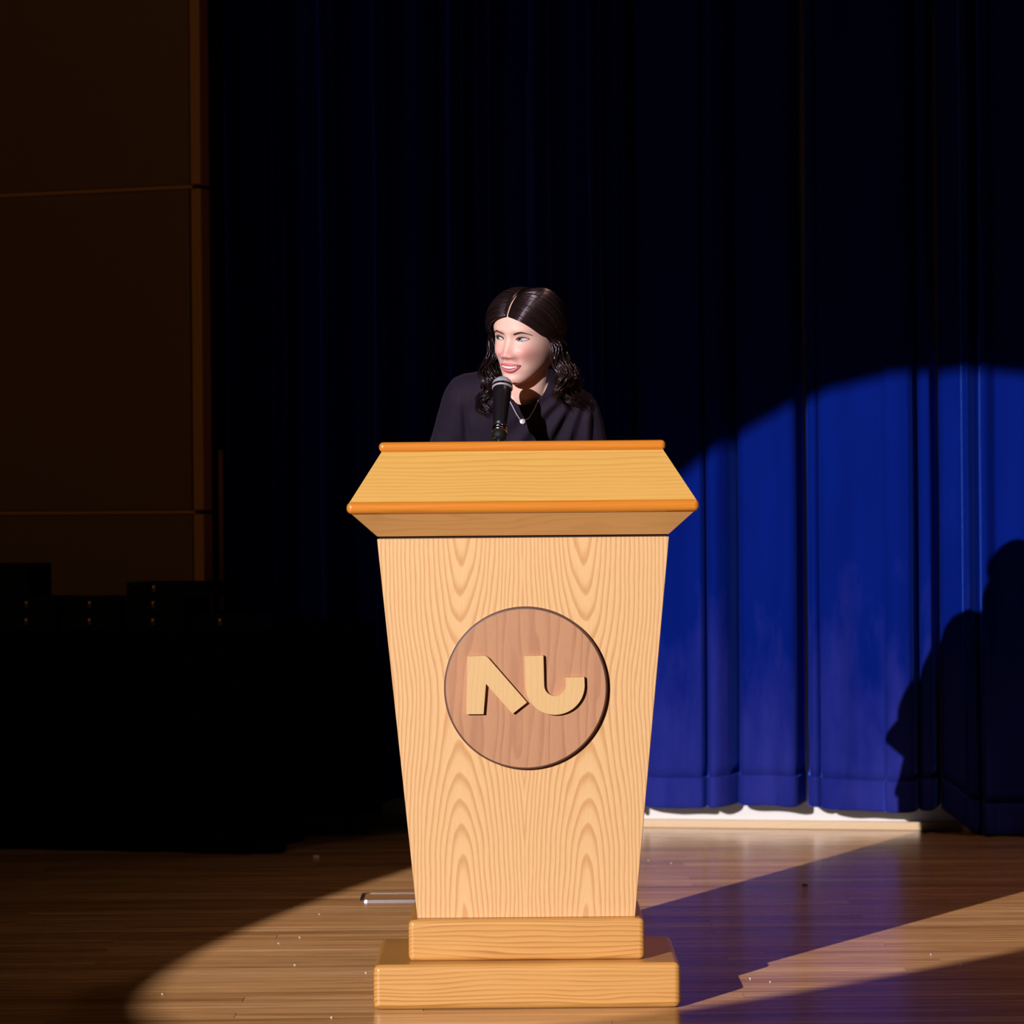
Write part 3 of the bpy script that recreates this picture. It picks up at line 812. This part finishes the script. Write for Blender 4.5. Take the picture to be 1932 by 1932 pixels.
NB = Vector((.036, 8.590, 1.345))
parts = [head_mesh(), ear(-1), ear(1)]
parts.append(limb([(.035, 8.645, 1.28), NB, HM @ Vector((0, .026, -.050))], [.040, .0475, .049], 32, 8))
chest = [(.032, 8.85, .88, .140, .095), (.032, 8.80, 1.00, .128, .088), (.032, 8.73, 1.14, .132, .080), (.032, 8.685, 1.24, .135, .070), (.032, 8.618, 1.325, .105, .056), (.034, 8.592, 1.36, .06, .045)]
parts.append(stack(chest))
SHL, SHR = Vector((-.098, 8.615, 1.330)), Vector((.150, 8.615, 1.292))
ELL, ELR = Vector((-.172, 8.72, 1.090)), Vector((.192, 8.71, 1.060))
WRL, WRR = Vector((-.135, 8.612, 1.112)), Vector((.165, 8.612, 1.112))
for S_, E_, W_, sx in ((SHL, ELL, WRL, -1), (SHR, ELR, WRR, 1)):
    parts.append(limb([NB - Vector((0, 0, .02)), S_], [.036, .042], 20, 6))
    parts.append(limb([S_, E_, W_], [.042, .034, .022], 20, 8))
    # hand closing over the back rim of the collar
    kn = W_ + Vector((-sx * .008, -.052, .012))
    parts.append(limb([W_, W_ * .5 + kn * .5, kn], [.021, .026, .024], 18, 5))
    for q, (off, L) in enumerate(((-.030, .9), (-.010, 1.0), (.010, .95), (.029, .78))):
        b = kn + Vector((off, .006, -.002)); k1 = b + Vector((off * .15, -.028 * L, .003)); k2 = k1 + Vector((0, -.020 * L, -.006)); k3 = k2 + Vector((0, -.009 * L, -.010))
        parts.append(limb([b, k1, k2, k3], [.0095, .0086, .0078, .0066], 14, 4))
    b = W_ + Vector((-sx * .018, -.018, .0)); parts.append(limb([b, b + Vector((-sx * .020, -.018, .002)), b + Vector((-sx * .034, -.040, .000))], [.0125, .0102, .0078], 14, 4))
for sx in (-1, 1):
    hx_ = .032 + sx * .085
    parts.append(limb([(hx_, 8.87, .90), (hx_ + sx * .012, 8.865, .50), (hx_ + sx * .014, 8.90, .09)], [.070, .052, .034], 20, 8))
    parts.append(limb([(hx_ + sx * .014, 8.90, .055), (hx_ + sx * .02, 8.80, .045), (hx_ + sx * .022, 8.73, .035)], [.034, .032, .024], 16, 5))
V, F = join(parts)
bmesh_body = remeshed(V, F, .0025, 1)
co = np.empty(len(bmesh_body.vertices) * 3); bmesh_body.vertices.foreach_get('co', co); co = co.reshape(-1, 3)
mi = np.array(HMI); lc = co @ mi[:3, :3].T + mi[:3, 3]
front = np.clip(-lc[:, 1] / .05, 0, 1)
pink = .75 * (bell(lc[:, 0], lc[:, 2], .04, -.034, .016, .013) + bell(lc[:, 0], lc[:, 2], -.04, -.034, .016, .013)) + .55 * bell(lc[:, 0], lc[:, 2], 0, -.036, .012, .010) + .25 * bell(lc[:, 0], lc[:, 2], 0, -.1, .012, .01)
pink = np.clip(pink * front, 0, 1)
ca = bmesh_body.color_attributes.new('tone', 'FLOAT_COLOR', 'POINT')
buf = np.ones((len(co), 4)); buf[:, 0] = pink; buf[:, 1] = pink; buf[:, 2] = pink
ca.data.foreach_set('color', buf.ravel())
body = mesh_obj('body', bmesh_body, M['skin'], per, smooth=True)

# --- face patches with their own relief
def patch(lo, hi, x0, x1, off, bulge, nu=28, nv=9, sk=None):
    """surface patch between curves lo(x), hi(x) lying on the face"""
    P = []
    for i in range(nu):
        t = i / (nu - 1); x = x0 + (x1 - x0) * t
        row = []
        for j in range(nv):
            s = j / (nv - 1); z = lo(x) + (hi(x) - lo(x)) * s
            e = off + bulge * math.sin(math.pi * s) * math.sin(math.pi * min(1, max(0, t))) ** .5
            row.append(on_face(x, z, e))
        P.append(row)
    return grid(P)
def thick(o, t):
    m = o.modifiers.new('t', 'SOLIDIFY'); m.thickness = t; m.offset = 0
    return o
GAZE = -.0042
for sx in (-1, 1):
    cx = sx * .0305; hw_ = .0142
    tilt = .07 * sx
    def up(x): t = (x - cx) / hw_; return .0000 + .0052 * max(0, 1 - t * t) ** .75 + tilt * (x - cx)
    def dn(x): t = (x - cx) / hw_; return -.0002 - .0036 * max(0, 1 - t * t) ** .9 + tilt * (x - cx)
    e = thick(pyobj('eye', *patch(dn, up, cx - hw_, cx + hw_, .0010, .0008), M['sclera'], per, smooth=True), .0008)
    def disc(r, off, name, mat):
        gx = cx + GAZE; gz = .0008
        rows = []
        for k in range(8):
            q = r * k / 7
            row = []
            for a in range(28):
                an = 2 * math.pi * a / 28
                x = gx + q * math.cos(an); z = gz + q * math.sin(an)
                x = min(max(x, cx - hw_ * .97), cx + hw_ * .97)
                z = min(max(z, dn(x) + .0002), up(x) - .0002)
                row.append(on_face(x, z, off + .0010))
            rows.append(row)
        return thick(pyobj(name, *grid(rows, False, True), mat, e, smooth=True), .0003)
    disc(.0066, .0010, 'iris', M['iris']); disc(.0030, .0014, 'pupil', M['pupil'])
    # lash line, lower lid line, fold of the upper lid
    def along(fn, a, b, n=18): return [(a + (b - a) * k / (n - 1), fn(a + (b - a) * k / (n - 1))) for k in range(n)]
    pts = [on_face(x, z + .0003, .0018) for x, z in along(up, cx - hw_, cx + hw_)]
    if sx < 0: pts = pts[::-1]
    pts.append(on_face(cx + sx * hw_ * 1.14, up(cx + sx * hw_) + .0008, .0012))
    rad = [.0009 + .0009 * math.sin(math.pi * min(1, (k + 4) / len(pts))) for k in range(len(pts))]; rad[-1] = .0002
    pyobj('upper_lashes', *tube(pts, rad, 8), M['lash'], per, smooth=True)
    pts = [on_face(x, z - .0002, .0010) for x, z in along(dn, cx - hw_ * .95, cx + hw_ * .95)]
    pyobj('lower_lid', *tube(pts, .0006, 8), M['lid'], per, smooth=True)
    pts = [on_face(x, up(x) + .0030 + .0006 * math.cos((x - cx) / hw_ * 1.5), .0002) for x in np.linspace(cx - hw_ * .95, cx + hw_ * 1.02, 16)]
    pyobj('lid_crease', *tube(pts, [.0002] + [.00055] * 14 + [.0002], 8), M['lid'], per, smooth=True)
    # eyebrow
    def bz(t): return .0120 + .0068 * math.sin(min(1, t / .66) * math.pi / 2) - .0095 * max(0, (t - .48) / .52) ** 1.4
    P = []
    for k in range(24):
        t = k / 23; x = sx * (.0130 + .0385 * t); hgt = (.0042 * min(1, t / .12 + .45)) * (1 - .8 * max(0, (t - .45) / .55))
        P.append([on_face(x, bz(t) + hgt * (j / 4 - .5), .0006 + .0005 * math.sin(math.pi * j / 4)) for j in range(5)])
    thick(pyobj('eyebrow', *grid(P), M['brow'], per, smooth=True), .0008)
# mouth: open smile, corners lifted
MW = .0270
def q(x): return max(0.0, 1 - (x / MW) ** 2)
cor = -.0618
def ul_top(x): return cor + .0046 * q(x) ** .7 + .0012 * math.exp(-((abs(x) - .006) / .004) ** 2) * q(x) - .0008 * math.exp(-(x / .003) ** 2)
def ul_bot(x): return cor - .0022 * q(x)
def ll_top(x): return cor - .0092 * q(x) ** .9
def ll_bot(x): return cor - .0190 * q(x) ** .75
thick(pyobj('inner_mouth', *patch(ll_top, ul_bot, -MW * .98, MW * .98, .0006, 0), M['mouth'], per, smooth=True), .0004)
def t_lo(x): return ul_bot(x) - (ul_bot(x) - ll_top(x)) * .80
tw = .0052; xs_t = [-.0205, -.0165, -.0120, -.0070, .0, .0070, .0120, .0165, .0205]
for a, b in zip(xs_t[:-1], xs_t[1:]):
    thick(pyobj('tooth', *patch(t_lo, lambda x: ul_bot(x) + .0004, a + .00012, b - .00012, .0012, .0007, 6, 6), M['teeth'], per, smooth=True), .0006)
thick(pyobj('upper_lip', *patch(ul_bot, ul_top, -MW, MW, .0008, .0026), M['lip'], per, smooth=True), .0012)
thick(pyobj('lower_lip', *patch(ll_bot, ll_top, -MW * .97, MW * .97, .0008, .0036), M['lip'], per, smooth=True), .0012)

# --- hair: locks grow from the centre part, follow the scalp, then hang in waves
SCc = Vector((0, .003, .030)); SR = (.0810, .1020, .0785)
def on_scalp(d, lift): return HM @ (SCc + Vector((d.x * (SR[0] + lift), d.y * (SR[1] + lift), d.z * (SR[2] + lift))))
def slerp(a, b, t):
    w = math.acos(max(-1, min(1, a.dot(b)))); s = math.sin(w)
    return (a * math.sin((1 - t) * w) + b * math.sin(t * w)) / s if s > 1e-5 else a
def smooth(t): t = max(0, min(1, t)); return t * t * (3 - 2 * t)
hairV, hairF = [], []
LOCKS = 18; STR = 56
def root_dir(sx, s):
    a = R(19 + 146 * s); return Vector((sx * .034, -math.cos(a), math.sin(a))).normalized()
def end_dir(sx, s):
    az = R(-27 + 113 * s ** .9); return Vector((sx * math.cos(az), math.sin(az), -.30 - .1 * s)).normalized()
hr = random.Random(11)
for sx in (-1, 1):
    for L in range(LOCKS):
        s0_ = (L + .5) / LOCKS
        ph = hr.uniform(0, 6.28); wl_l = hr.uniform(.072, .100); amp = hr.uniform(.009, .015)
        hang = hr.uniform(.148, .172)
        spread = hr.uniform(.004, .020) + (.012 if s0_ > .3 else 0)
        if sx < 0 and s0_ < .5: hang += .045; spread += .012
        tw_ = hr.choice((-1, 1))
        for k in range(STR):
            s = min(1, max(0, s0_ + hr.uniform(-.6, .6) / LOCKS))
            lift0 = .001 + hr.random() * .006
            rd, ed = root_dir(sx, s), end_dir(sx, s)
            pts = []
            for i in range(14):
                t = i / 13
                d = slerp(rd, ed, t) + Vector((0, .02, .075)) * math.sin(math.pi * min(1, t * 1.15)) * max(0, 1 - s * 1.6); d.normalize()
                lift = lift0 * smooth(t * 3.2) + .0030 * math.sin(math.pi * t) + .0040 * t
                pts.append(on_scalp(d, lift))
            ra, rb = hr.uniform(0, 6.28), hr.random() ** .5
            e = pts[-1]; Tn = (pts[-1] - pts[-2]).normalized()
            out = Vector((e.x - HC.x, e.y - HC.y, 0)).normalized(); side = Vector((-out.y, out.x, 0))
            n2 = 20; hl_ = hang * hr.uniform(.84, 1.05); p = e.copy()
            pj = ph + hr.uniform(-.5, .5); aj = amp * hr.uniform(.75, 1.2)
            for i in range(1, n2 + 1):
                t = i / n2
                dirn = (Tn * (1 - smooth(t * 1.7)) + Vector((0, 0, -1)) * (.25 + smooth(t * 1.7))).normalized()
                p = p + dirn * (hl_ / n2)
                a_ = aj * smooth(t * 1.3) * (1 + .5 * smooth(t * 2 - 1))
                c_ = tw_ * 2 * math.pi * (t * hl_ / wl_l) + pj
                rad_ = .0125 * rb * smooth(t * 3) * (1 - .45 * smooth(t * 1.4 - .4))
                fwd = Vector((0, -.016 if sx > 0 else -.055, 0)) * smooth(t * 1.2) * smooth((.6 - s) * 4)
                pts.append(p + fwd + out * (spread * smooth(t * 1.1) + a_ * math.sin(c_) + rad_ * math.cos(ra)) + side * (a_ * .9 * math.cos(c_) + rad_ * math.sin(ra)))
            m = len(pts)
            rad = [.0009 + .0005 * min(1, i / 6) if i < m - 6 else .0014 * (m - 1 - i) / 6 + .0002 for i in range(m)]
            v, f = tube(pts, rad, 4, False)
            n = len(hairV); hairV += v; hairF += [tuple(i + n for i in q_) for q_ in f]
hair = pyobj('hair', hairV, hairF, M['hair'], per, smooth=True)
# close-fitting under-layer so that no scalp shows between the locks
P = []
capV, capF = [], []
for sx in (-1, 1):
    P = []
    for i in range(40):
        s = i / 39; rd, ed = root_dir(sx, s), end_dir(sx, s)
        row = [on_scalp((slerp(rd, ed, t / 15) + Vector((0, .02, .075)) * math.sin(math.pi * min(1, t / 15 * 1.15)) * max(0, 1 - s * 1.6)).normalized(), .0008 + .002 * smooth(t / 3)) for t in range(16)]
        P.append(row)
    v, f = grid(P); n = len(capV); capV += v; capF += [tuple(i + n for i in q_) for q_ in f]
o = pyobj('hair_underlayer', capV, capF, M['hair'], hair, smooth=True); thick(o, .002)

# --- blouse
bl = [(.030, 8.87, .84, .182, .146), (.030, 8.845, .93, .172, .136), (.030, 8.775, 1.05, .152, .108), (.030, 8.715, 1.15, .163, .116), (.030, 8.660, 1.25, .166, .104), (.032, 8.612, 1.325, .138, .078), (.034, 8.590, 1.372, .082, .066), (.034, 8.580, 1.40, .066, .058)]
bp = [stack(bl)]
for S_, E_, W_, sx in ((SHL, ELL, WRL, -1), (SHR, ELR, WRR, 1)):
    bp.append(limb([NB + Vector((0, .0, -.012)), NB * .45 + S_ * .55 + Vector((0, 0, .004)), S_], [.050, .052, .054], 28, 8))
    bp.append(limb([S_, S_ * .5 + E_ * .5 + Vector((sx * .004, 0, 0)), E_, W_ * .7 + E_ * .3, W_ + (E_ - W_) * .06], [.055, .054, .050, .043, .033], 28, 8))
V, F = join(bp)
bme = remeshed(V, F, .004, 8)
co = np.empty(len(bme.vertices) * 3); bme.vertices.foreach_get('co', co); co = co.reshape(-1, 3)
no = np.empty(len(bme.vertices) * 3); bme.vertices.foreach_get('normal', no); no = no.reshape(-1, 3)
disp = np.zeros(len(co))
# drag folds fanning from the right shoulder across chest and sleeve
dx, dz = co[:, 0] - .185, co[:, 2] - 1.40
rr_ = np.hypot(dx, dz); th = np.degrees(np.arctan2(-dx, -dz))
w_ = np.exp(-((rr_ - .19) / .09) ** 2) * np.clip((th + 12) / 14, 0, 1) * np.clip((58 - th) / 14, 0, 1)
disp += .0075 * w_ * np.sin(np.radians(th * 26 + 30 * np.sin(rr_ * 30)))
# crease under the left armhole, soft creases elsewhere
dx, dz = co[:, 0] + .105, co[:, 2] - 1.25
disp -= .010 * np.exp(-((dx + .05 * dz) / .006) ** 2) * np.exp(-(dz / .06) ** 2) * (co[:, 1] < 8.66)
for i in range(len(co)):
    p = co[i]
    disp[i] += .0045 * mnoise.noise(Vector((p[0] * 16, p[1] * 10, p[2] * 9))) + .0016 * mnoise.noise(Vector((p[0] * 45, p[1] * 30, p[2] * 26)))
co += no * disp[:, None]
bme.vertices.foreach_set('co', co.ravel()); bme.update()
blo = mesh_obj('blouse', bme, M['blouse'], per, smooth=True)
# round neckline
cut = bpy.data.meshes.new('cut'); bm = bmesh.new(); bmesh.ops.create_uvsphere(bm, u_segments=64, v_segments=32, radius=1)
bm.transform(Matrix.Translation(Vector((.030, 8.555, 1.385)) - ORG[per.name]) @ Matrix.Diagonal((.060, .088, .078, 1))); bm.to_mesh(cut); bm.free()
cuto = bpy.data.objects.new('cut', cut); C.objects.link(cuto); cuto.parent = per
b_ = blo.modifiers.new('neckline', 'BOOLEAN'); b_.object = cuto; b_.operation = 'DIFFERENCE'; b_.solver = 'EXACT'
bpy.context.view_layer.update()
dg = bpy.context.evaluated_depsgraph_get()
nm = bpy.data.meshes.new_from_object(blo.evaluated_get(dg)); blo.modifiers.clear(); blo.data = nm
nm.materials.clear(); nm.materials.append(M['blouse'])
bpy.data.objects.remove(cuto); bpy.data.meshes.remove(cut)
nm.polygons.foreach_set('use_smooth', [True] * len(nm.polygons))

# --- trousers and shoes
tp = [stack([(.032, 8.87, .76, .172, .13), (.032, 8.87, .88, .172, .135), (.032, 8.855, .95, .158, .122), (.032, 8.835, .99, .148, .112)])]
for sx in (-1, 1):
    hx_ = .032 + sx * .085
    tp.append(limb([(hx_, 8.87, .86), (hx_ + sx * .012, 8.865, .50), (hx_ + sx * .014, 8.90, .10)], [.096, .075, .060], 24, 8))
V, F = join(tp); mesh_obj('trousers', remeshed(V, F, .006, 4), M['trouser'], per, smooth=True)
for sx in (-1, 1):
    hx_ = .032 + sx * .085
    v1 = limb([(hx_ + sx * .014, 8.915, .050), (hx_ + sx * .02, 8.80, .046), (hx_ + sx * .023, 8.72, .036)], [.044, .042, .033], 20, 6)
    v1 = ([(a, b, max(.004, c)) for a, b, c in v1[0]], v1[1])
    sh = pyobj('shoe', *v1, M['shoe'], per, smooth=True)
    pyobj('sole', *frustum((hx_ + sx * .018 - .042, hx_ + sx * .018 + .042, 8.685, 8.96, .0), (hx_ + sx * .018 - .04, hx_ + sx * .018 + .04, 8.69, 8.955, .012)), M['rubber'], sh)

# --- necklace over the blouse and an earring
from mathutils.bvhtree import BVHTree
bpy.context.view_layer.update()
bvh = BVHTree.FromPolygons([v.co + ORG[per.name] for v in nm.vertices], [tuple(p.vertices) for p in nm.polygons])
def front_of(x, z, off=.003):
    h = bvh.ray_cast(Vector((x, 8.2, z)), Vector((0, 1, 0)))[0]
    return Vector((x, (h.y if h else 8.53) - off, z))
ch_pts = []
key = [(-.012, 1.335), (.003, 1.306), (.012, 1.288), (.022, 1.2735), (.030, 1.2735), (.040, 1.279), (.052, 1.298), (.066, 1.33)]
for i in range(len(key) - 1):
    for k in range(6):
        t = k / 6; ch_pts.append(front_of(key[i][0] + (key[i + 1][0] - key[i][0]) * t, key[i][1] + (key[i + 1][1] - key[i][1]) * t))
nk = pyobj('necklace', *tube(ch_pts, .0012, 8), M['silver'], per, smooth=True)
pc = front_of(.0255, 1.2715, .005)
pyobj('pendant', *lathe([(.002, -.003), (.0065, -.0015), (.0065, .0015), (.002, .003)], 6, pc, (0.15, -1, .2)), M['silver'], nk)
ep = Vector((.0975, 8.470, 1.421))
er = pyobj('earring', *tube([ep, ep + Vector((.0005, -.001, -.010))], [.0014, .0018], 8), M['silver'], per, smooth=True)

per.location.y -= .05
